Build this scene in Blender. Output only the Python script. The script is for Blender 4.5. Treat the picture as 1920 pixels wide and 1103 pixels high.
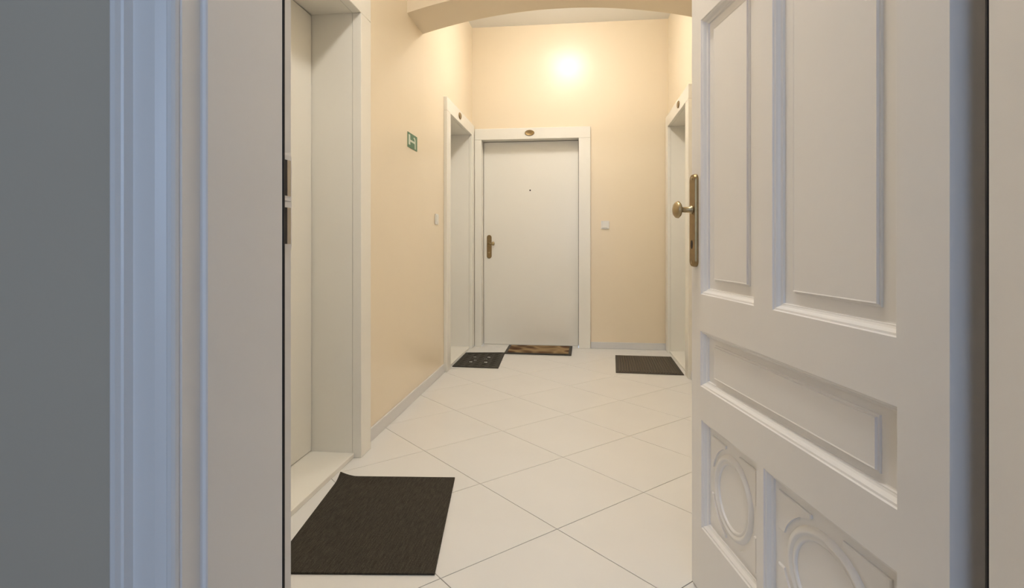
import bpy, bmesh, math, random
from mathutils import Vector, Matrix
random.seed(4)
for o in list(bpy.data.objects): bpy.data.objects.remove(o)
scn = bpy.context.scene
COL = scn.collection
# ------------------------------------------------------------------ camera
IMG_W, IMG_H = 1920, 1103
FPX, HORIZON, CAM_H, YAW = 1052.0, 457.5, 1.06, math.radians(7.0)
cd = bpy.data.cameras.new('camera'); cam = bpy.data.objects.new('camera', cd); COL.objects.link(cam)
cam.location = (0, 0, CAM_H); cam.rotation_euler = (math.pi/2, 0, YAW)
cd.sensor_width = 36; cd.lens = FPX/IMG_W*36; cd.shift_y = -(IMG_H/2-HORIZON)/IMG_W
cd.clip_start = 0.02
scn.camera = cam
# ------------------------------------------------------------------ world + exposure
SKY_STRENGTH = 4.9
w = bpy.data.worlds.new('world'); scn.world = w; w.use_nodes = True
bg = w.node_tree.nodes['Background']; bg.inputs[0].default_value = (0.51, 0.69, 1.0, 1); bg.inputs[1].default_value = SKY_STRENGTH
scn.view_settings.view_transform = 'Standard'; scn.view_settings.look = 'None'
scn.view_settings.exposure = 0.0; scn.view_settings.gamma = 1; scn.view_settings.use_curve_mapping = False
LAMP_NEAR, LAMP_FAR = 100.0, 77.0
LAMP_COL = (1.0, 0.965, 0.90)
# portal that guides sampling of the sky through the hall window behind the camera
pl = bpy.data.lights.new('window_daylight', 'AREA'); pl.shape = 'RECTANGLE'; pl.size = 2.4; pl.size_y = 1.6
pl.cycles.is_portal = True
po = bpy.data.objects.new('window_daylight', pl); COL.objects.link(po)
po.location = (0.35, -2.98, 1.65); po.rotation_euler = (math.pi/2, 0, 0)

def ray(px, py):
    r = (px-960)/FPX; c, s = math.cos(YAW), math.sin(YAW)
    return Vector((c*r-s, s*r+c, (HORIZON-py)/FPX))
def floor_at(px, py, z=0.0):
    d = ray(px, py); k = (z-CAM_H)/d.z
    return Vector((d.x*k, d.y*k, z))

# ------------------------------------------------------------------ materials
def mat(name, col, rough=0.5, metal=0.0, spec=0.5, noise=0.0, nscale=6.0, bump=0.0, bscale=200.0, emit=None, estr=0.0, coat=0.0):
    m = bpy.data.materials.new(name); m.use_nodes = True
    nt = m.node_tree; b = nt.nodes['Principled BSDF']
    b.inputs['Base Color'].default_value = (*col, 1); b.inputs['Roughness'].default_value = rough
    b.inputs['Metallic'].default_value = metal; b.inputs['Specular IOR Level'].default_value = spec
    b.inputs['Coat Weight'].default_value = coat
    tc = nt.nodes.new('ShaderNodeTexCoord')
    if noise:
        n = nt.nodes.new('ShaderNodeTexNoise'); n.inputs['Scale'].default_value = nscale; n.inputs['Detail'].default_value = 4
        nt.links.new(tc.outputs['Object'], n.inputs['Vector'])
        mx = nt.nodes.new('ShaderNodeMix'); mx.data_type = 'RGBA'
        mx.inputs[6].default_value = (*[max(0, c*(1-noise)) for c in col], 1); mx.inputs[7].default_value = (*[min(1, c*(1+noise)) for c in col], 1)
        nt.links.new(n.outputs['Fac'], mx.inputs[0]); nt.links.new(mx.outputs[2], b.inputs['Base Color'])
    if bump:
        n2 = nt.nodes.new('ShaderNodeTexNoise'); n2.inputs['Scale'].default_value = bscale; n2.inputs['Detail'].default_value = 3
        nt.links.new(tc.outputs['Object'], n2.inputs['Vector'])
        bp = nt.nodes.new('ShaderNodeBump'); bp.inputs['Strength'].default_value = bump; bp.inputs['Distance'].default_value = 0.002
        nt.links.new(n2.outputs['Fac'], bp.inputs['Height']); nt.links.new(bp.outputs[0], b.inputs['Normal'])
    if emit:
        b.inputs['Emission Color'].default_value = (*emit, 1); b.inputs['Emission Strength'].default_value = estr
    return m
M = {}
M['cream'] = mat('cream_wall_paint', (0.86, 0.74, 0.56), 0.29, spec=0.5, noise=0.02, nscale=3, bump=0.03, bscale=40)
M['cream_beam'] = mat('cream_beam_paint', (0.86, 0.74, 0.56), 0.55, noise=0.03, nscale=3, bump=0.06, bscale=60)
M['ceil'] = mat('white_ceiling_paint', (0.88, 0.87, 0.85), 0.8, noise=0.01, bump=0.1, bscale=80)
M['white'] = mat('white_lacquer', (0.87, 0.84, 0.765), 0.27, spec=0.45, noise=0.012, nscale=2.5)
M['old_white'] = mat('old_white_gloss_paint', (0.89, 0.86, 0.825), 0.36, spec=0.45, noise=0.02, nscale=5, bump=0.12, bscale=40)
M['hall_wall'] = mat('grey_hall_paint', (0.56, 0.49, 0.385), 0.7, noise=0.03, nscale=3, bump=0.1, bscale=90)
M['tile'] = mat('white_glazed_tile', (0.78, 0.765, 0.74), 0.22, spec=0.4, noise=0.025, nscale=4, bump=0.015, bscale=25)
M['grout'] = mat('grey_grout', (0.27, 0.245, 0.21), 0.9, noise=0.1, nscale=30)
M['skirt'] = mat('pale_skirting_tile', (0.70, 0.69, 0.68), 0.3, noise=0.03, nscale=8)
M['brass'] = mat('antique_brass', (0.30, 0.21, 0.10), 0.38, metal=0.85, noise=0.25, nscale=60)
M['brass_light'] = mat('worn_brass', (0.44, 0.34, 0.19), 0.35, metal=0.85, noise=0.2, nscale=60)
M['dark'] = mat('dark_rubber', (0.025, 0.02, 0.018), 0.7, noise=0.2, nscale=40)
M['steel'] = mat('dull_steel', (0.45, 0.43, 0.41), 0.35, metal=0.9, noise=0.1, nscale=40)
M['plastic'] = mat('white_plastic', (0.82, 0.80, 0.76), 0.35, noise=0.01)
M['green'] = mat('sign_green', (0.095, 0.20, 0.115), 0.5, noise=0.04, nscale=20)
M['sign_white'] = mat('sign_white', (0.66, 0.70, 0.58), 0.5, noise=0.02, nscale=20)
M['wood'] = mat('hall_floor_wood', (0.24, 0.14, 0.07), 0.4, noise=0.25, nscale=10)
M['lamp_near'] = mat('opal_glass_near', (0.9, 0.9, 0.9), 0.3, emit=LAMP_COL, estr=LAMP_NEAR, noise=0.01)
M['lamp_far'] = mat('opal_glass_far', (0.9, 0.9, 0.9), 0.3, emit=LAMP_COL, estr=LAMP_FAR, noise=0.01)
def weave_mat():
    m = mat('dark_woven_pile', (0.038, 0.033, 0.026), 0.95, spec=0.1)
    nt = m.node_tree; b = nt.nodes['Principled BSDF']
    tc = nt.nodes.new('ShaderNodeTexCoord')
    mp = nt.nodes.new('ShaderNodeMapping'); mp.inputs['Scale'].default_value = (220, 18, 1)
    n = nt.nodes.new('ShaderNodeTexNoise'); n.inputs['Scale'].default_value = 1; n.inputs['Detail'].default_value = 2
    n3 = nt.nodes.new('ShaderNodeTexNoise'); n3.inputs['Scale'].default_value = 350; n3.inputs['Detail'].default_value = 1
    nt.links.new(tc.outputs['Object'], mp.inputs[0]); nt.links.new(mp.outputs[0], n.inputs['Vector']); nt.links.new(tc.outputs['Object'], n3.inputs['Vector'])
    ad = nt.nodes.new('ShaderNodeMath'); ad.operation = 'MULTIPLY'; nt.links.new(n.outputs['Fac'], ad.inputs[0]); nt.links.new(n3.outputs['Fac'], ad.inputs[1])
    cr = nt.nodes.new('ShaderNodeValToRGB'); cr.color_ramp.elements[0].position = 0.12; cr.color_ramp.elements[1].position = 0.42
    cr.color_ramp.elements[0].color = (0.030, 0.026, 0.020, 1); cr.color_ramp.elements[1].color = (0.072, 0.062, 0.049, 1)
    nt.links.new(ad.outputs[0], cr.inputs[0]); nt.links.new(cr.outputs[0], b.inputs['Base Color'])
    bp = nt.nodes.new('ShaderNodeBump'); bp.inputs['Strength'].default_value = 0.5; bp.inputs['Distance'].default_value = 0.002
    nt.links.new(ad.outputs[0], bp.inputs['Height']); nt.links.new(bp.outputs[0], b.inputs['Normal'])
    return m
M['weave'] = weave_mat()
def coir_mat():
    m = mat('patterned_coir', (0.2, 0.12, 0.06), 0.95, spec=0.1)
    nt = m.node_tree; b = nt.nodes['Principled BSDF']; tc = nt.nodes.new('ShaderNodeTexCoord')
    mp = nt.nodes.new('ShaderNodeMapping'); mp.inputs['Scale'].default_value = (7.5, 6.5, 1)
    nt.links.new(tc.outputs['Object'], mp.inputs[0])
    n = nt.nodes.new('ShaderNodeTexVoronoi'); n.inputs['Scale'].default_value = 1.0; n.feature = 'SMOOTH_F1'
    nt.links.new(mp.outputs[0], n.inputs['Vector'])
    cr = nt.nodes.new('ShaderNodeValToRGB'); e = cr.color_ramp.elements
    e[0].position = 0.1; e[0].color = (0.085, 0.038, 0.020, 1); e[1].position = 0.85; e[1].color = (0.10, 0.05, 0.028, 1)
    a = e.new(0.32); a.color = (0.13, 0.075, 0.04, 1); a = e.new(0.48); a.color = (0.33, 0.23, 0.12, 1); a = e.new(0.62); a.color = (0.24, 0.16, 0.08, 1)
    nt.links.new(n.outputs['Distance'], cr.inputs[0]); nt.links.new(cr.outputs[0], b.inputs['Base Color'])
    n2 = nt.nodes.new('ShaderNodeTexNoise'); n2.inputs['Scale'].default_value = 300; nt.links.new(tc.outputs['Object'], n2.inputs['Vector'])
    bp = nt.nodes.new('ShaderNodeBump'); bp.inputs['Strength'].default_value = 0.6; bp.inputs['Distance'].default_value = 0.003
    nt.links.new(n2.outputs['Fac'], bp.inputs['Height']); nt.links.new(bp.outputs[0], b.inputs['Normal'])
    return m
M['coir'] = coir_mat()
M['rubber'] = mat('black_rubber', (0.030, 0.026, 0.020), 0.6, spec=0.3, noise=0.5, nscale=45, bump=0.6, bscale=70)
M['ribbed'] = mat('taupe_ribbed_pile', (0.125, 0.104, 0.080), 0.95, spec=0.1, noise=0.25, nscale=120, bump=0.4, bscale=300)
M['ribbed_dark'] = mat('dark_mat_edge', (0.055, 0.045, 0.032), 0.8, noise=0.2, nscale=60)

# ------------------------------------------------------------------ mesh helpers
def obj(name, bm, m, parent=None, smooth=False, bevel=0.0, seg=2):
    me = bpy.data.meshes.new(name); bm.normal_update(); bm.to_mesh(me); bm.free()
    if m: me.materials.append(M[m] if isinstance(m, str) else m)
    if smooth:
        for p in me.polygons: p.use_smooth = True
    o = bpy.data.objects.new(name, me); COL.objects.link(o)
    if parent: o.parent = parent
    if bevel:
        md = o.modifiers.new('bevel', 'BEVEL'); md.width = bevel; md.segments = seg; md.limit_method = 'ANGLE'; md.angle_limit = math.radians(40)
        md.harden_normals = False
    return o
def box(bm, x0, x1, y0, y1, z0, z1):
    v = [bm.verts.new(p) for p in ((x0,y0,z0),(x1,y0,z0),(x1,y1,z0),(x0,y1,z0),(x0,y0,z1),(x1,y0,z1),(x1,y1,z1),(x0,y1,z1))]
    for f in ((3,2,1,0),(4,5,6,7),(0,1,5,4),(1,2,6,5),(2,3,7,6),(3,0,4,7)): bm.faces.new([v[i] for i in f])
def boxes(*bs):
    bm = bmesh.new()
    for b in bs: box(bm, *b)
    return bm
def prism(pts, z0, z1):
    bm = bmesh.new(); n = len(pts)
    a = [bm.verts.new((p[0], p[1], z0)) for p in pts]; b = [bm.verts.new((p[0], p[1], z1)) for p in pts]
    bm.faces.new(a[::-1]); bm.faces.new(b)
    for i in range(n): bm.faces.new((a[i], a[(i+1) % n], b[(i+1) % n], b[i]))
    bmesh.ops.recalc_face_normals(bm, faces=bm.faces)
    return bm
def loft(rings, cap0=True, cap1=True):
    bm = bmesh.new(); R = [[bm.verts.new(p) for p in r] for r in rings]; n = len(rings[0])
    for a, b in zip(R, R[1:]):
        for i in range(n): bm.faces.new((a[i], a[(i+1) % n], b[(i+1) % n], b[i]))
    if cap0: bm.faces.new(R[0][::-1])
    if cap1: bm.faces.new(R[-1])
    bmesh.ops.recalc_face_normals(bm, faces=bm.faces)
    return bm
def lathe(profile, axis='y', n=32, center=(0,0,0), sx=1.0, sz=1.0):
    """profile of (radius, distance along axis)"""
    rings = []
    for r, h in profile:
        ring = []
        for i in range(n):
            a = 2*math.pi*i/n; ca, sa = r*math.cos(a)*sx, r*math.sin(a)*sz
            p = {'y': (ca, h, sa), 'z': (ca, sa, h), 'x': (h, ca, sa)}[axis]
            ring.append(Vector(p)+Vector(center))
        rings.append(ring)
    return loft(rings)
def empty(name, loc=(0,0,0), rz=0.0):
    o = bpy.data.objects.new(name, None); COL.objects.link(o); o.location = loc; o.rotation_euler = (0,0,rz); o.empty_display_size = 0.1
    return o
def tag(o, label, cat=None, group=None, kind=None):
    o['label'] = label
    if cat: o['category'] = cat
    if group: o['group'] = group
    if kind: o['kind'] = kind
    return o
def struct(o, label, cat): return tag(o, label, cat, kind='structure')

# ------------------------------------------------------------------ room shell
XL, XR, YB, YN = -1.125, 0.865, 5.75, 0.87      # corridor wall planes
YH = 0.615                                      # hall side of the entry wall
ZC = 3.31
TH = 0.34
# door openings: (start, end, head)
NEAR_D = (1.715, 2.665, 2.205); FARL_D = (4.66, 5.59, 2.165); RIGHT_D = (4.665, 5.585, 2.20); BACK_D = (-1.022, -0.022, 2.135)
LIN = 0.022
def wall_with_holes(a0, a1, holes, mk):
    bs = []; cur = a0
    for s, e, h in holes:
        bs.append(mk(cur, s-LIN, 0, ZC)); bs.append(mk(s-LIN, e+LIN, h+LIN, ZC)); cur = e+LIN
    bs.append(mk(cur, a1, 0, ZC))
    return boxes(*bs)
o = obj('wall_left', wall_with_holes(YN, YB, [NEAR_D, FARL_D], lambda a, b, z0, z1: (XL-TH, XL, a, b, z0, z1)), 'cream'); struct(o, 'cream painted left corridor wall with two white doors', 'wall')
o = obj('wall_right', wall_with_holes(YN, YB, [RIGHT_D], lambda a, b, z0, z1: (XR, XR+TH, a, b, z0, z1)), 'cream'); struct(o, 'cream right corridor wall behind the open panelled door', 'wall')
o = obj('wall_back', wall_with_holes(XL-TH, XR+TH, [BACK_D], lambda a, b, z0, z1: (a, b, YB, YB+TH, z0, z1)), 'cream'); struct(o, 'cream end wall of the corridor with shiny light reflection', 'wall')
o = obj('ceiling', boxes((XL-TH, XR+TH, YN, YB+TH, ZC, ZC+0.15)), 'ceil'); struct(o, 'white corridor ceiling beyond the arch', 'ceiling')
# arched beam across the corridor
AY0, AY1, ZS, ZA = 3.545, 3.918, 2.566, 2.70
xc = (XL+XR)/2; hs = (XR-XL)/2; rise = ZA-ZS; RR = (hs*hs+rise*rise)/(2*rise)
N = 40; ringA = []
for i in range(N+1):
    x = XL+(XR-XL)*i/N
    ringA.append((x, ZA-RR+math.sqrt(RR*RR-(x-xc)**2)))
bm = bmesh.new()
fr = [[bm.verts.new((x, y, z)) for x, z in ringA] for y in (AY0, AY1)]
tp = [[bm.verts.new((x, y, ZC)) for x, z in ringA] for y in (AY0, AY1)]
for i in range(N):
    bm.faces.new((fr[0][i], fr[0][i+1], tp[0][i+1], tp[0][i])); bm.faces.new((fr[1][i+1], fr[1][i], tp[1][i], tp[1][i+1]))
    bm.faces.new((fr[0][i+1], fr[0][i], fr[1][i], fr[1][i+1])); bm.faces.new((tp[0][i], tp[0][i+1], tp[1][i+1], tp[1][i]))
bm.faces.new((fr[0][0], tp[0][0], tp[1][0], fr[1][0])); bm.faces.new((fr[0][N], fr[1][N], tp[1][N], tp[0][N]))
o = obj('wall_arch', bm, 'cream_beam'); struct(o, 'low arched cream beam spanning the corridor under the ceiling', 'arch')

# floor: grout bed with separate diamond-laid tiles
o = obj('floor', boxes((XL, XR, YN-0.05, YB, -0.05, -0.0022)), 'grout'); struct(o, 'white square floor tiles laid diagonally along the corridor', 'floor'); floor = o
def clip(poly, axis, lim, keep_less):
    out = []
    for i in range(len(poly)):
        a, b = poly[i], poly[(i+1) % len(poly)]
        ia = (a[axis] <= lim) if keep_less else (a[axis] >= lim); ib = (b[axis] <= lim) if keep_less else (b[axis] >= lim)
        if ia: out.append(a)
        if ia != ib:
            t = (lim-a[axis])/(b[axis]-a[axis]); out.append((a[0]+t*(b[0]-a[0]), a[1]+t*(b[1]-a[1])))
    return out
TS = 0.5; O = (-0.0877, 2.0902); q = TS/math.sqrt(2); G = 0.0014
full_mesh = None
for i in range(-8, 12):
    for j in range(-8, 12):
        cx = O[0]+q*(i-j); cy = O[1]+q*(i+j+1)
        h = q-G*math.sqrt(2)
        poly = [(cx, cy-h), (cx+h, cy), (cx, cy+h), (cx-h, cy)]
        p = poly
        for ax, lim, kl in ((0, XL+0.001, False), (0, XR-0.001, True), (1, YN-0.05, False), (1, YB-0.001, True)):
            p = clip(p, ax, lim, kl)
            if len(p) < 3: break
        if len(p) < 3: continue
        area = abs(sum(p[k][0]*p[(k+1) % len(p)][1]-p[(k+1) % len(p)][0]*p[k][1] for k in range(len(p))))/2
        if area < 0.0008: continue
        whole = (len(p) == 4 and abs(area-2*h*h) < 1e-6)
        if whole and full_mesh:
            t = bpy.data.objects.new('tile', full_mesh); COL.objects.link(t); t.parent = floor; t.location = (cx, cy, 0)
        else:
            bm = bmesh.new(); lc = [(a-cx, b-cy) for a, b in p]
            gx = sum(a for a, b in lc)/len(lc); gy = sum(b for a, b in lc)/len(lc)
            ins = []
            for a, b in lc:
                L = math.hypot(a-gx, b-gy); k = max(0, 1-0.0012/L); ins.append((gx+(a-gx)*k, gy+(b-gy)*k))
            n = len(lc)
            A = [bm.verts.new((a, b, -0.002)) for a, b in lc]; B = [bm.verts.new((a, b, -0.0006)) for a, b in lc]; C = [bm.verts.new((a, b, 0)) for a, b in ins]
            bm.faces.new(C)
            for U, V in ((A, B), (B, C)):
                for k in range(n): bm.faces.new((U[k], U[(k+1) % n], V[(k+1) % n], V[k]))
            bmesh.ops.recalc_face_normals(bm, faces=bm.faces)
            t = obj('tile', bm, 'tile', floor); t.location = (cx, cy, 0)
            if whole: full_mesh = t.data

# skirting tiles
o = obj('baseboard_left', boxes((XL, XL+0.012, 2.806, 4.512, 0, 0.072)), 'skirt', bevel=0.003); struct(o, 'pale grey skirting along the left cream wall', 'baseboard')
o = obj('baseboard_back', boxes((0.100, XR-0.005, YB-0.012, YB, 0, 0.066)), 'skirt', bevel=0.003); struct(o, 'pale grey skirting along the end wall beside the door', 'baseboard')
o = obj('baseboard_right', boxes((XR-0.012, XR, YN, 4.512, 0, 0.07)), 'skirt', bevel=0.003); struct(o, 'pale grey skirting behind the open door', 'baseboard')

# ------------------------------------------------------------------ door units
def handle(parent, x, y, zc, side, h=0.248, wd=0.05):
    """plate on leaf front plane y (front is -y); knob arm points to side"""
    n = 10; pts = []
    r = wd/2
    for k in range(n+1):
        a = math.pi*k/n; pts.append((x+r*math.cos(a), zc+h/2-r+r*math.sin(a)))
    for k in range(n+1):
        a = math.pi+math.pi*k/n; pts.append((x+r*math.cos(a), zc-h/2+r+r*math.sin(a)))
    rings = []
    for d, k in ((0, 1.0), (-0.005, 1.0), (-0.008, 0.9)):
        rings.append([Vector((x+(p[0]-x)*k, y+d, zc+(p[1]-zc)*(1-(1-k)*0.25))) for p in pts])
    pm = obj('handle_plate', loft(rings), 'brass', parent)
    zk = zc+h*0.135
    obj('spindle', lathe([(0.013, y-0.007), (0.010, y-0.014), (0.009, y-0.040), (0.011, y-0.046), (0.006, y-0.05)], 'y', 20, (x, 0, zk)), 'brass', pm, True)
    bm = lathe([(0.002, 0.0), (0.008, 0.002), (0.009, 0.03), (0.014, 0.034), (0.021, 0.042), (0.022, 0.052), (0.016, 0.060), (0.002, 0.063)], 'x', 20, (0, 0, 0))
    bm.transform(Matrix.Translation((x, y-0.042, zk)) @ Matrix.Scale(side, 4, (1, 0, 0)))
    bmesh.ops.recalc_face_normals(bm, faces=bm.faces)
    obj('knob', bm, 'brass_light', pm, True)
    bm = lathe([(0.009, y-0.008), (0.009, y-0.0115), (0.007, y-0.0118)], 'y', 18, (x, 0, zc-h*0.25))
    obj('lock_cylinder', bm, 'brass_light', pm)
def door_unit(name, label, loc, rz, w_, h_, depth, cw, casing_out, hinge_side, hand=True, peep=None, plate_x=None, sill=0.0, cl_left=None, hz=1.03):
    """opening from local x 0..w_, wall plane y=0, +y into the wall"""
    e = empty(name, loc, rz); struct(e, label, 'door')
    cl = cl_left if cl_left else cw
    # casing
    for x0, x1 in ((-cl, 0.0), (w_, w_+cw)):
        obj('casing', boxes((x0, x1, -casing_out, -0.0005, 0, h_)), 'white', e, bevel=0.003, seg=2)
    hc = obj('head_casing', boxes((-cl, w_+cw, -casing_out, -0.0005, h_+0.0008, h_+0.115)), 'white', e, bevel=0.003, seg=2)
    # lining boards
    obj('lining', boxes((-LIN+0.001, 0, 0, depth+0.05, 0, h_)), 'white', e)
    obj('lining', boxes((w_, w_+LIN-0.001, 0, depth+0.05, 0, h_)), 'white', e)
    obj('head_lining', boxes((-LIN+0.001, w_+LIN-0.001, 0, depth+0.05, h_+0.0005, h_+LIN-0.001)), 'white', e)
    g = 0.004
    leaf = obj('leaf', boxes((g, w_-g, depth, depth+0.045, sill+0.004, h_-g)), 'white', e, bevel=0.002)
    obj('backing', boxes((-LIN+0.001, w_+LIN-0.001, depth+0.052, depth+0.06, 0, h_+LIN-0.002)), 'dark', e)
    if sill: obj('threshold', boxes((0.0015, w_-0.0015, -casing_out*0.0+0.004-0.014, depth+0.05, 0, sill)), 'white', e, bevel=0.003)
    else: obj('threshold', boxes((0.0015, w_-0.0015, 0.0, depth+0.05, -0.01, 0.002)), 'tile', e)
    if hand:
        hx = 0.062 if hinge_side == 'right' else w_-0.062
        handle(e, hx, depth, hz, 1 if hinge_side == 'right' else -1)
    if peep: 
        obj('peephole', lathe([(0.008, depth-0.0001), (0.008, depth-0.004), (0.005, depth-0.0045)], 'y', 18, (peep[0], 0, peep[1])), 'dark', leaf)
    if plate_x is not None:
        z = h_+0.062
        pm = obj('number_plate', lathe([(1, -casing_out), (1, -casing_out-0.005), (0.88, -casing_out-0.008), (0.80, -casing_out-0.0065)], 'y', 40, (plate_x, 0, z), 0.049, 0.030), 'brass', e, True)
    return e
e = door_unit('door_1', 'white door in the end wall with brass handle and peephole', (BACK_D[0], YB, 0), 0, BACK_D[1]-BACK_D[0], BACK_D[2], 0.10, 0.118, 0.028, 'right', True, (BACK_D[0]*-1-0.527, 1.621), 0.501, cl_left=0.0705)
e = door_unit('door_2', 'nearest white door in deep reveal beside the large doormat', (XL, NEAR_D[0], 0), math.pi/2, NEAR_D[1]-NEAR_D[0], NEAR_D[2], 0.212, 0.130, 0.046, 'right', True, sill=0.024)
e = door_unit('door_3', 'white door in left wall at the corner with patterned black mat', (XL, FARL_D[0], 0), math.pi/2, FARL_D[1]-FARL_D[0], FARL_D[2], 0.212, 0.131, 0.030, 'right', True, plate_x=0.355, sill=0.02)
e = door_unit('door_4', 'white door in right wall partly hidden by the open panelled door', (XR, RIGHT_D[1], 0), -math.pi/2, RIGHT_D[1]-RIGHT_D[0], RIGHT_D[2], 0.212, 0.135, 0.030, 'left', True, plate_x=0.61, sill=0.02)

# ------------------------------------------------------------------ entry wall, frame, open leaf
OH = 2.42   # frame opening height
FXL, FXR = -0.475, 0.556          # rebate faces
o = obj('wall_entry', boxes((-2.2, FXL-0.07, YH, YN, 0, ZC), (FXR+0.07, 2.2, YH, YN, 0, ZC), (FXL-0.07, FXR+0.07, YH, YN, OH+0.07, ZC)), 'hall_wall')
struct(o, 'plain grey hall wall around the entrance doorway', 'wall')
tr = empty('trim_1', (0, 0, 0)); struct(tr, 'white painted entrance door frame with moulded architrave in the foreground', 'door frame')
# profile of the jamb in plan (left side, x grows into the opening)
ST = -0.463
def jamb_profile():
    return [(-0.545, YH), (-0.545, 0.596), (-0.5435, 0.590), (-0.540, 0.587), (-0.534, 0.587), (-0.531, 0.592), (-0.5285, 0.5935), (-0.5265, 0.5915), (-0.5245, 0.598),
            (-0.5235, 0.6015), (-0.4955, 0.6015), (-0.490, 0.604), (-0.484, 0.6065), (-0.4825, 0.6035), (-0.480, 0.602), (-0.4755, 0.6025), (-0.4725, 0.6055), (-0.4712, 0.6095),
            (-0.4722, 0.6115), (-0.4700, 0.6135), (-0.4700, 0.6455), (-0.4685, 0.6475), (-0.4645, 0.648), (ST, 0.650), (ST, 0.826), (-0.4645, 0.8275)]
prof = jamb_profile()
left = prof + [(FXL-0.0685, 0.8275), (FXL-0.0685, YH)]
bm = prism(left, 0, OH); bmesh.ops.triangulate(bm, faces=[f for f in bm.faces if len(f.verts) > 4])
obj('jamb', bm, 'old_white', tr)
def mir(x): return FXL+FXR-x
right = [(mir(x), y) for x, y in left]
bm = prism(right, 0, OH); bmesh.ops.triangulate(bm, faces=[f for f in bm.faces if len(f.verts) > 4])
obj('jamb', bm, 'old_white', tr)
# rebate strips (strike side and hinge side)
sj = obj('strike_jamb', boxes((FXL-0.068, FXL, 0.828, YN+0.006, 0, OH)), 'old_white', tr, bevel=0.002)
obj('hinge_jamb', boxes((FXR, FXR+0.068, 0.828, 0.846, 0, OH)), 'old_white', tr, bevel=0.002)
gk = obj('gasket', boxes((FXL+0.0003, ST+0.0012, 0.8280, 0.8318, 0, OH)), 'dark', tr)
obj('gasket', boxes((mir(ST)-0.001, FXR-0.0003, 0.8280, 0.8318, 0, OH)), 'dark', tr)
obj('head_jamb', boxes((FXL-0.068, FXR+0.068, 0.602, YN, OH+0.0005, OH+0.069)), 'old_white', tr)
obj('sill', boxes((FXL-0.06, FXR+0.06, YH, YN-0.052, -0.02, 0.004)), 'wood', tr)
for z0, z1 in ((1.138, 1.196), (1.060, 1.119)):
    sp = obj('strike_plate', boxes((FXL+0.0003, FXL+0.0022, 0.842, 0.873, z0-0.008, z1+0.008)), 'old_white', tr)
    obj('strike_slot', boxes((FXL+0.0023, FXL+0.0027, 0.8505, 0.858, z0, z1)), 'dark', sp)
    obj('strike_lip', boxes((FXL+0.0023, FXL+0.0030, 0.858, 0.869, z0, z1)), 'steel', sp)

# open panelled leaf: local u from hinge (0) to free edge (LW); face normal is -y local (towards the opening)
HX, HY = 0.523, 0.872
LD = Vector((-0.1856, 0.9826)); LANG = math.atan2(LD.y, LD.x)
LW, LT, LZ0, LZ1 = 0.958, 0.062, 0.008, 2.40
lf = empty('door_5', (HX, HY, 0), LANG)      # local +x along leaf; local +y points to the left (visible face)
struct(lf, 'open old white panelled entrance door with brass knob in the foreground', 'door')
T = lambda t: LW-t                            # measured from the free edge
cols_u = [(T(0.392), T(0.070)), (T(0.856), T(0.478))]
mid_u = (T(0.858), T(0.067)); low_u = [(T(0.405), T(0.074)), (T(0.858), T(0.438))]
zr = dict(low=(0.208, 0.532), mid=(0.632, 0.798), up=(0.909, 1.733), top=(1.85, 2.26))
def slab(name, u0, u1, z0, z1): return obj(name, boxes((u0, u1, -LT, 0, z0, z1)), 'old_white', lf)
slab('stile', 0, T(0.858), LZ0, LZ1); slab('stile', T(0.067), LW, LZ0, LZ1)
A0, A1 = T(0.858), T(0.067)
for z0, z1 in ((LZ0, zr['low'][0]), (zr['low'][1], zr['mid'][0]), (zr['mid'][1], zr['up'][0]), (zr['up'][1], zr['top'][0]), (zr['top'][1], LZ1)):
    slab('rail', A0, A1, z0, z1)
for key, us in (('low', low_u), ('up', cols_u), ('top', cols_u)):
    z0, z1 = zr[key]
    slab('mullion', us[1][1], us[0][0], z0, z1)
    if us[1][0]-A0 > 1e-4: slab('stile_strip', A0, us[1][0], z0, z1)
    if A1-us[0][1] > 1e-4: slab('stile_strip', us[0][1], A1, z0, z1)
OGEE = [(0.0, 0.0), (0.002, -0.0035), (0.006, -0.0045), (0.0085, -0.008), (0.011, -0.013), (0.0145, -0.0155), (0.0165, -0.0158), (0.0175, -0.0205), (0.020, -0.021)]
def rect(u0, u1, z0, z1, i, d, iz=None):
    iz = i if iz is None else iz
    return [Vector((u0+i, d, z0+iz)), Vector((u1-i, d, z0+iz)), Vector((u1-i, d, z1-iz)), Vector((u0+i, d, z1-iz))]
def panel(u0, u1, z0, z1, raised=True, mu=0.036, mz=0.022):
    rings = [rect(u0, u1, z0, z1, 0, -0.045)] + [rect(u0, u1, z0, z1, i, d) for i, d in OGEE]
    if raised:
        for k, d in ((0, -0.021), (0.001, -0.0175), (0.005, -0.017), (0.006, -0.0125), (0.0085, -0.0135), (0.011, -0.0135)):
            rings.append(rect(u0, u1, z0, z1, 0.020+mu+k, d, 0.020+mz+k))
    return obj('panel', loft(rings, True, True), 'old_white', lf)
for u0, u1 in cols_u:
    panel(u0, u1, *zr['up']); panel(u0, u1, *zr['top'])
panel(*mid_u, *zr['mid'], mu=0.042, mz=0.012)
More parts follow.
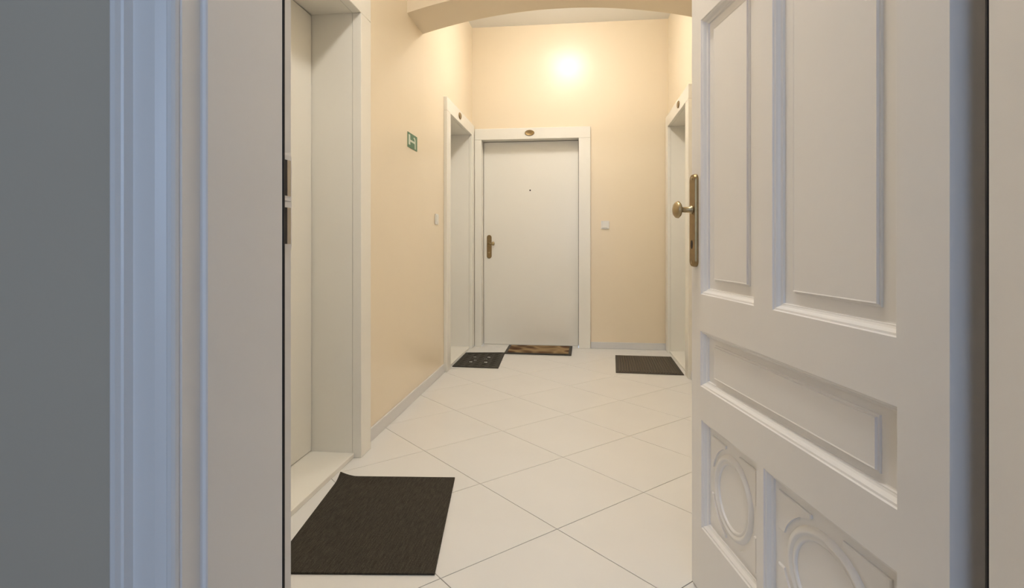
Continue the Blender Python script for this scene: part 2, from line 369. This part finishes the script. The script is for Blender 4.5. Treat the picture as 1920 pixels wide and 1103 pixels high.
for u0, u1 in low_u:
    z0, z1 = zr['low']; p = panel(u0, u1, z0, z1, False)
    cu, cz = (u0+u1)/2, (z0+z1)/2; k = (u1-u0)/0.331; fl = -0.021
    # ring moulding
    rp = [(0.083, fl-0.001), (0.084, fl+0.004), (0.088, fl+0.006), (0.092, fl+0.004), (0.094, fl+0.004), (0.097, fl+0.008), (0.103, fl+0.0085), (0.107, fl+0.005), (0.110, fl+0.004), (0.112, fl-0.001)]
    rings = []
    for r, h in rp: rings.append([Vector((cu+r*k*math.cos(2*math.pi*i/64), h, cz+r*math.sin(2*math.pi*i/64))) for i in range(64)])
    obj('ring_moulding', loft(rings, False, False), 'old_white', p, True)
    # spandrel pieces in the four corners with a concave edge
    mu, mz = (u1-u0)/2-0.034, (z1-z0)/2-0.034; ra = 0.126
    for su in (-1, 1):
        for sz in (-1, 1):
            a0 = math.asin(min(0.999, (ra*0.999 and (mz-0.004)/ra) if mz-0.004 < ra else 0.999)); pts = []
            aa = math.radians(18); bb = math.radians(72)
            for i in range(13):
                a = aa+(bb-aa)*i/12; pts.append((min(mu, ra*k*math.cos(a)), min(mz, ra*math.sin(a))))
            pts = [(mu, pts[0][1])]+pts+[(pts[-1][0], mz), (mu, mz)]
            cl_ = []
            for q_ in pts:
                if not cl_ or (abs(q_[0]-cl_[-1][0])+abs(q_[1]-cl_[-1][1])) > 1e-4: cl_.append(q_)
            gx = sum(q_[0] for q_ in cl_)/len(cl_); gy = sum(q_[1] for q_ in cl_)/len(cl_)
            rr = []
            for d, s_ in ((fl-0.001, 1.0), (fl+0.0035, 0.99), (fl+0.005, 0.94)):
                rr.append([Vector((cu+su*(gx+(a-gx)*s_), d, cz+sz*(gy+(b-gy)*s_))) for a, b in cl_])
            obj('spandrel', loft(rr), 'old_white', p)
# lock plate and knob on the open leaf
def lock_plate():
    uc = T(0.030); zc_, h_, w_ = 1.132, 0.285, 0.046
    n = 8; r = 0.018; pts = []
    for cx_, cz_, a0 in ((uc+w_/2-r, zc_+h_/2-r, 0), (uc-w_/2+r, zc_+h_/2-r, 90), (uc-w_/2+r, zc_-h_/2+r, 180), (uc+w_/2-r, zc_-h_/2+r, 270)):
        for k in range(n+1):
            a = math.radians(a0+90*k/n); pts.append((cx_+r*math.cos(a), cz_+r*math.sin(a)))
    rings = [[Vector((uc+(p[0]-uc)*k, d, zc_+(p[1]-zc_)*(1-(1-k)*0.2))) for p in pts] for d, k in ((0, 1), (0.006, 1), (0.011, 0.93), (0.012, 0.8))]
    pm = obj('handle_plate', loft(rings), 'brass', lf)
    obj('spindle', lathe([(0.014, 0.011), (0.013, 0.016), (0.009, 0.020), (0.0085, 0.044), (0.012, 0.048)], 'y', 24, (uc, 0, 1.165)), 'brass_light', pm, True)
    obj('knob', lathe([(0.010, 0.044), (0.014, 0.047), (0.022, 0.050), (0.0265, 0.055), (0.0255, 0.061), (0.019, 0.067), (0.009, 0.070), (0.001, 0.071)], 'y', 32, (uc, 0, 1.165)), 'brass_light', pm, True)
    obj('keyhole', lathe([(0.0075, 0.0121), (0.0075, 0.0128)], 'y', 16, (uc, 0, 1.058), 1.0, 1.8), 'dark', pm)
    for z in (zc_+h_/2-0.014, zc_-h_/2+0.014):
        obj('screw', lathe([(0.0055, 0.011), (0.0055, 0.0135), (0.003, 0.014)], 'y', 14, (uc, 0, z)), 'brass_light', pm)
lock_plate()

# hall shell behind the camera, with the window that lets daylight in
o = obj('floor_hall', boxes((-2.2, 2.2, -3.2, YN-0.052, -0.06, -0.004)), 'wood'); struct(o, 'brown hall floor inside the apartment', 'floor')
o = obj('ceiling_hall', boxes((-2.2, 2.2, -3.2, YH, 3.0, 3.1)), 'ceil'); struct(o, 'white hall ceiling inside the apartment', 'ceiling')
o = obj('wall_hall_left', boxes((-2.3, -2.2, -3.2, YN, 0, 3.1)), 'hall_wall'); struct(o, 'grey left wall inside the hall', 'wall')
o = obj('wall_hall_right', boxes((2.2, 2.3, -3.2, YN, 0, 3.1)), 'hall_wall'); struct(o, 'grey right wall inside the hall', 'wall')
o = obj('wall_hall_rear', boxes((-2.2, -0.85, -3.2, -3.0, 0, 3.1), (1.55, 2.2, -3.2, -3.0, 0, 3.1), (-0.85, 1.55, -3.2, -3.0, 0, 0.85), (-0.85, 1.55, -3.2, -3.0, 2.45, 3.1)), 'hall_wall'); struct(o, 'grey rear hall wall with a window', 'wall')
o = obj('window_1', boxes((-0.85, 1.55, -3.12, -3.08, 0.85, 0.90), (-0.85, 1.55, -3.12, -3.08, 2.40, 2.45), (-0.85, -0.80, -3.12, -3.08, 0.90, 2.40), (1.50, 1.55, -3.12, -3.08, 0.90, 2.40), (0.325, 0.375, -3.12, -3.08, 0.90, 2.40)), 'old_white'); struct(o, 'white hall window frame behind the viewer', 'window')

# ------------------------------------------------------------------ ceiling lamps
def lamp(label, x, y, m):
    e = empty('ceiling_lamp', (x, y, ZC)); tag(e, label, 'lamp', 'corridor ceiling lamps')
    obj('base', lathe([(0.085, 0.0), (0.085, -0.030), (0.075, -0.040)], 'z', 40), 'plastic', e, True)
    prof = []
    for i in range(14):
        a = math.radians(58-148*i/13); prof.append((max(0.002, 0.145*math.cos(a)), -0.088+0.055*math.sin(a)))
    obj('shade', lathe(prof, 'z', 40), m, e, True)
lamp('round opal ceiling lamp near the entrance door', -0.12, 1.75, 'lamp_near')
lamp('round opal ceiling lamp behind the arch near the end wall', -0.15, 4.61, 'lamp_far')

# ------------------------------------------------------------------ doormats
def bilin(c, u, v):
    bl, br, tr_, tl = c; return bl*(1-u)*(1-v)+br*u*(1-v)+tr_*u*v+tl*(1-u)*v
def mat_mesh(corners, z0, th, nu, nv, holes=(), lift=None, org=None, u0=0, u1=1, v0=0, v1=1):
    c = [Vector((a, b, 0)) for a, b in corners]; bm = bmesh.new(); top = {}; bot = {}
    for i in range(nu+1):
        for j in range(nv+1):
            u = u0+(u1-u0)*i/nu; v = v0+(v1-v0)*j/nv; p = bilin(c, u, v)-org; dz = lift(u, v) if lift else 0
            top[i, j] = bm.verts.new((p.x, p.y, z0+th+dz)); bot[i, j] = bm.verts.new((p.x, p.y, z0+dz))
    keep = {(i, j) for i in range(nu) for j in range(nv) if (i, j) not in holes}
    for i, j in keep:
        a, b, cc, d = (i, j), (i+1, j), (i+1, j+1), (i, j+1)
        bm.faces.new([top[k] for k in (a, b, cc, d)]); bm.faces.new([bot[k] for k in (d, cc, b, a)])
        for (s, t), nb in (((a, b), (i, j-1)), ((b, cc), (i+1, j)), ((cc, d), (i, j+1)), ((d, a), (i-1, j))):
            if nb not in keep: bm.faces.new((bot[s], bot[t], top[t], top[s]))
    for v in [v for v in bm.verts if not v.link_faces]: bm.verts.remove(v)
    return bm
Z = 0.0006
# large near mat (corners: front-left, front-right, back-right, back-left)
c = [(-0.998, 1.69), (-0.463, 1.748), (-0.564, 2.481), (-1.083, 2.432)]
org = Vector((-0.77, 2.08, 0))
def curl(u, v):
    d = math.hypot(u*0.52, (1-v)*0.74); return 0.020*max(0, 1-d/0.075)**1.6
bm = mat_mesh(c, Z, 0.007, 40, 56, lift=curl, org=org)
o = obj('doormat', bm, 'weave', bevel=0.002); o.location = org; tag(o, 'large plain dark brown woven doormat in front of the nearest door', 'doormat', 'corridor doormats')
# black rubber mat with openings
c = [(-1.100, 4.735), (-0.697, 4.714), (-0.730, 5.394), (-1.105, 5.344)]
org = Vector((-0.91, 5.04, 0)); nu, nv = 26, 44
spots = [(440, 218, 2), (620, 230, 2), (385, 292, 3), (435, 268, 1), (572, 300, 3), (580, 252, 1)]
holes = set()
C3 = [Vector((a, b, 0)) for a, b in c]
for sx, sy, r in spots:
    p = floor_at(830+sx/7.385, 640+sy/7.385)
    best = min(((bilin(C3, (i+.5)/nu, (j+.5)/nv)-p).length, i, j) for i in range(nu) for j in range(nv))
    _, bi, bj = best
    for di in range(0, 2):
        for dj in range(-r, r+1): holes.add((bi+di, bj+dj))
e = empty('doormat', org); tag(e, 'black moulded rubber doormat with small openings at the left corner door', 'doormat', 'corridor doormats')
base = obj('base', mat_mesh(c, Z, 0.004, nu, nv, holes=holes, org=org), 'rubber', e)
# raised rim and scroll rings
def rim(corners, org, z0, z1, wd):
    bm = bmesh.new(); cc = [Vector((a, b, 0))-org for a, b in corners]; ctr = sum(cc, Vector())/4
    outr = [bm.verts.new((p.x, p.y, z1)) for p in cc]; inn = []
    for p in cc:
        d = (ctr-p); inn.append(bm.verts.new((p.x+math.copysign(wd, d.x), p.y+math.copysign(wd, d.y), z1)))
    lo = [bm.verts.new((v.co.x, v.co.y, z0)) for v in outr]; li = [bm.verts.new((v.co.x, v.co.y, z0)) for v in inn]
    for i in range(4):
        j = (i+1) % 4
        bm.faces.new((outr[i], outr[j], inn[j], inn[i])); bm.faces.new((lo[i], lo[j], outr[j], outr[i])); bm.faces.new((inn[i], inn[j], li[j], li[i]))
    bmesh.ops.recalc_face_normals(bm, faces=bm.faces)
    return bm
obj('rim', rim(c, org, Z+0.003, Z+0.007, 0.02), 'rubber', e)
bm = bmesh.new()
for iu in range(5):
    for iv in range(8):
        ctr = bilin(C3, (iu+.5)/5*0.86+0.07, (iv+.5)/8*0.9+0.05)-org; R_, rr_ = 0.030, 0.0022
        vs = [[bm.verts.new((ctr.x+(R_+rr_*math.cos(b))*math.cos(a), ctr.y+(R_+rr_*math.cos(b))*math.sin(a), Z+0.0042+rr_*math.sin(b))) for b in [2*math.pi*k/5 for k in range(5)]] for a in [2*math.pi*k/14 for k in range(12)]]
        for a in range(11):
            for b in range(5): bm.faces.new((vs[a][b], vs[a+1][b], vs[a+1][(b+1) % 5], vs[a][(b+1) % 5]))
bmesh.ops.recalc_face_normals(bm, faces=bm.faces)
o = obj('scroll_relief', bm, 'rubber', e, True); o['kind'] = 'stuff'
# brown coir mat with black border at the end door
c = [(-0.735, 5.355), (-0.090, 5.335), (-0.086, 5.800), (-0.742, 5.795)]
org = Vector((-0.415, 5.57, 0))
e = empty('doormat', org); tag(e, 'brown patterned doormat with black border at the end door', 'doormat', 'corridor doormats')
obj('border', mat_mesh(c, Z+0.002, 0.007, 2, 2, org=org), 'rubber', e, bevel=0.002)
obj('pile', mat_mesh(c, Z+0.0091, 0.003, 30, 20, org=org, u0=0.045, u1=0.955, v0=0.085, v1=0.94), 'coir', e)
# taupe ribbed mat at the right door
c = [(0.284, 4.676), (0.826, 4.650), (0.836, 5.384), (0.324, 5.395)]
org = Vector((0.57, 5.03, 0))
e = empty('doormat', org); tag(e, 'grey brown ribbed doormat lying before the right wall door', 'doormat', 'corridor doormats')
obj('base', mat_mesh(c, Z, 0.006, 2, 2, org=org), 'ribbed_dark', e, bevel=0.002)
bm = bmesh.new(); C4 = [Vector((a, b, 0)) for a, b in c]
NR = 22
for i in range(NR):
    u0 = 0.045+0.91*(i+0.08)/NR; u1 = 0.045+0.91*(i+0.80)/NR
    a, b, d, f = (bilin(C4, u0, 0.04)-org, bilin(C4, u1, 0.04)-org, bilin(C4, u1, 0.965)-org, bilin(C4, u0, 0.965)-org)
    lo = [bm.verts.new((p.x, p.y, Z+0.006)) for p in (a, b, d, f)]
    hi = [bm.verts.new((p.x*1.0+s*0.003, p.y, Z+0.0105)) for p, s in ((a, 1), (b, -1), (d, -1), (f, 1))]
    bm.faces.new(hi)
    for k in range(4): bm.faces.new((lo[k], lo[(k+1) % 4], hi[(k+1) % 4], hi[k]))
bmesh.ops.recalc_face_normals(bm, faces=bm.faces)
o = obj('ribs', bm, 'ribbed', e); o['kind'] = 'stuff'

# ------------------------------------------------------------------ small wall things
e = empty('emergency_sign', (XL, 3.66, 1.746), math.pi/2); tag(e, 'small green sign with white mark on the left cream wall', 'sign')
SW, SH = 0.106, 0.0495       # local x along the wall, front is -y
obj('plate', boxes((-SW, SW, -0.003, -0.0005, -SH, SH)), 'green', e)
obj('white_mark', boxes((-SW*0.86, -SW*0.50, -0.0036, -0.0031, -SH*0.62, SH*0.74)), 'sign_white', e)
obj('white_mark', boxes((-SW*0.50, SW*0.42, -0.0036, -0.0031, -SH*0.16, SH*0.12)), 'sign_white', e)
bm = bmesh.new()
pts = [(0.20, 0.62), (0.34, 0.70), (0.52, 0.62), (0.62, 0.40), (0.64, -0.86), (0.46, -0.86), (0.42, 0.25), (0.34, 0.48), (0.20, 0.50)]
A = [bm.verts.new((SW*a, -0.0031, SH*b)) for a, b in pts]; B = [bm.verts.new((SW*a, -0.0036, SH*b)) for a, b in pts]
bm.faces.new(B); n = len(pts)
for i in range(n): bm.faces.new((A[i], A[(i+1) % n], B[(i+1) % n], B[i]))
bmesh.ops.recalc_face_normals(bm, faces=bm.faces)
obj('white_mark', bm, 'sign_white', e)
def switch(name, label, loc, rz, cat):
    e = empty(name, loc, rz); tag(e, label, cat)
    obj('frame', boxes((-0.041, 0.041, -0.010, -0.0005, -0.041, 0.041)), 'plastic', e, bevel=0.003)
    obj('rocker', boxes((-0.029, 0.029, -0.014, -0.0101, -0.029, 0.029)), 'plastic', e, bevel=0.002)
switch('light_switch', 'white square light switch on the end wall beside the door', (0.244, YB, 1.252), 0, 'switch')
switch('bell_push', 'white bell push on the left wall beside the corner door', (XL, 4.285, 1.253), math.pi/2, 'switch')
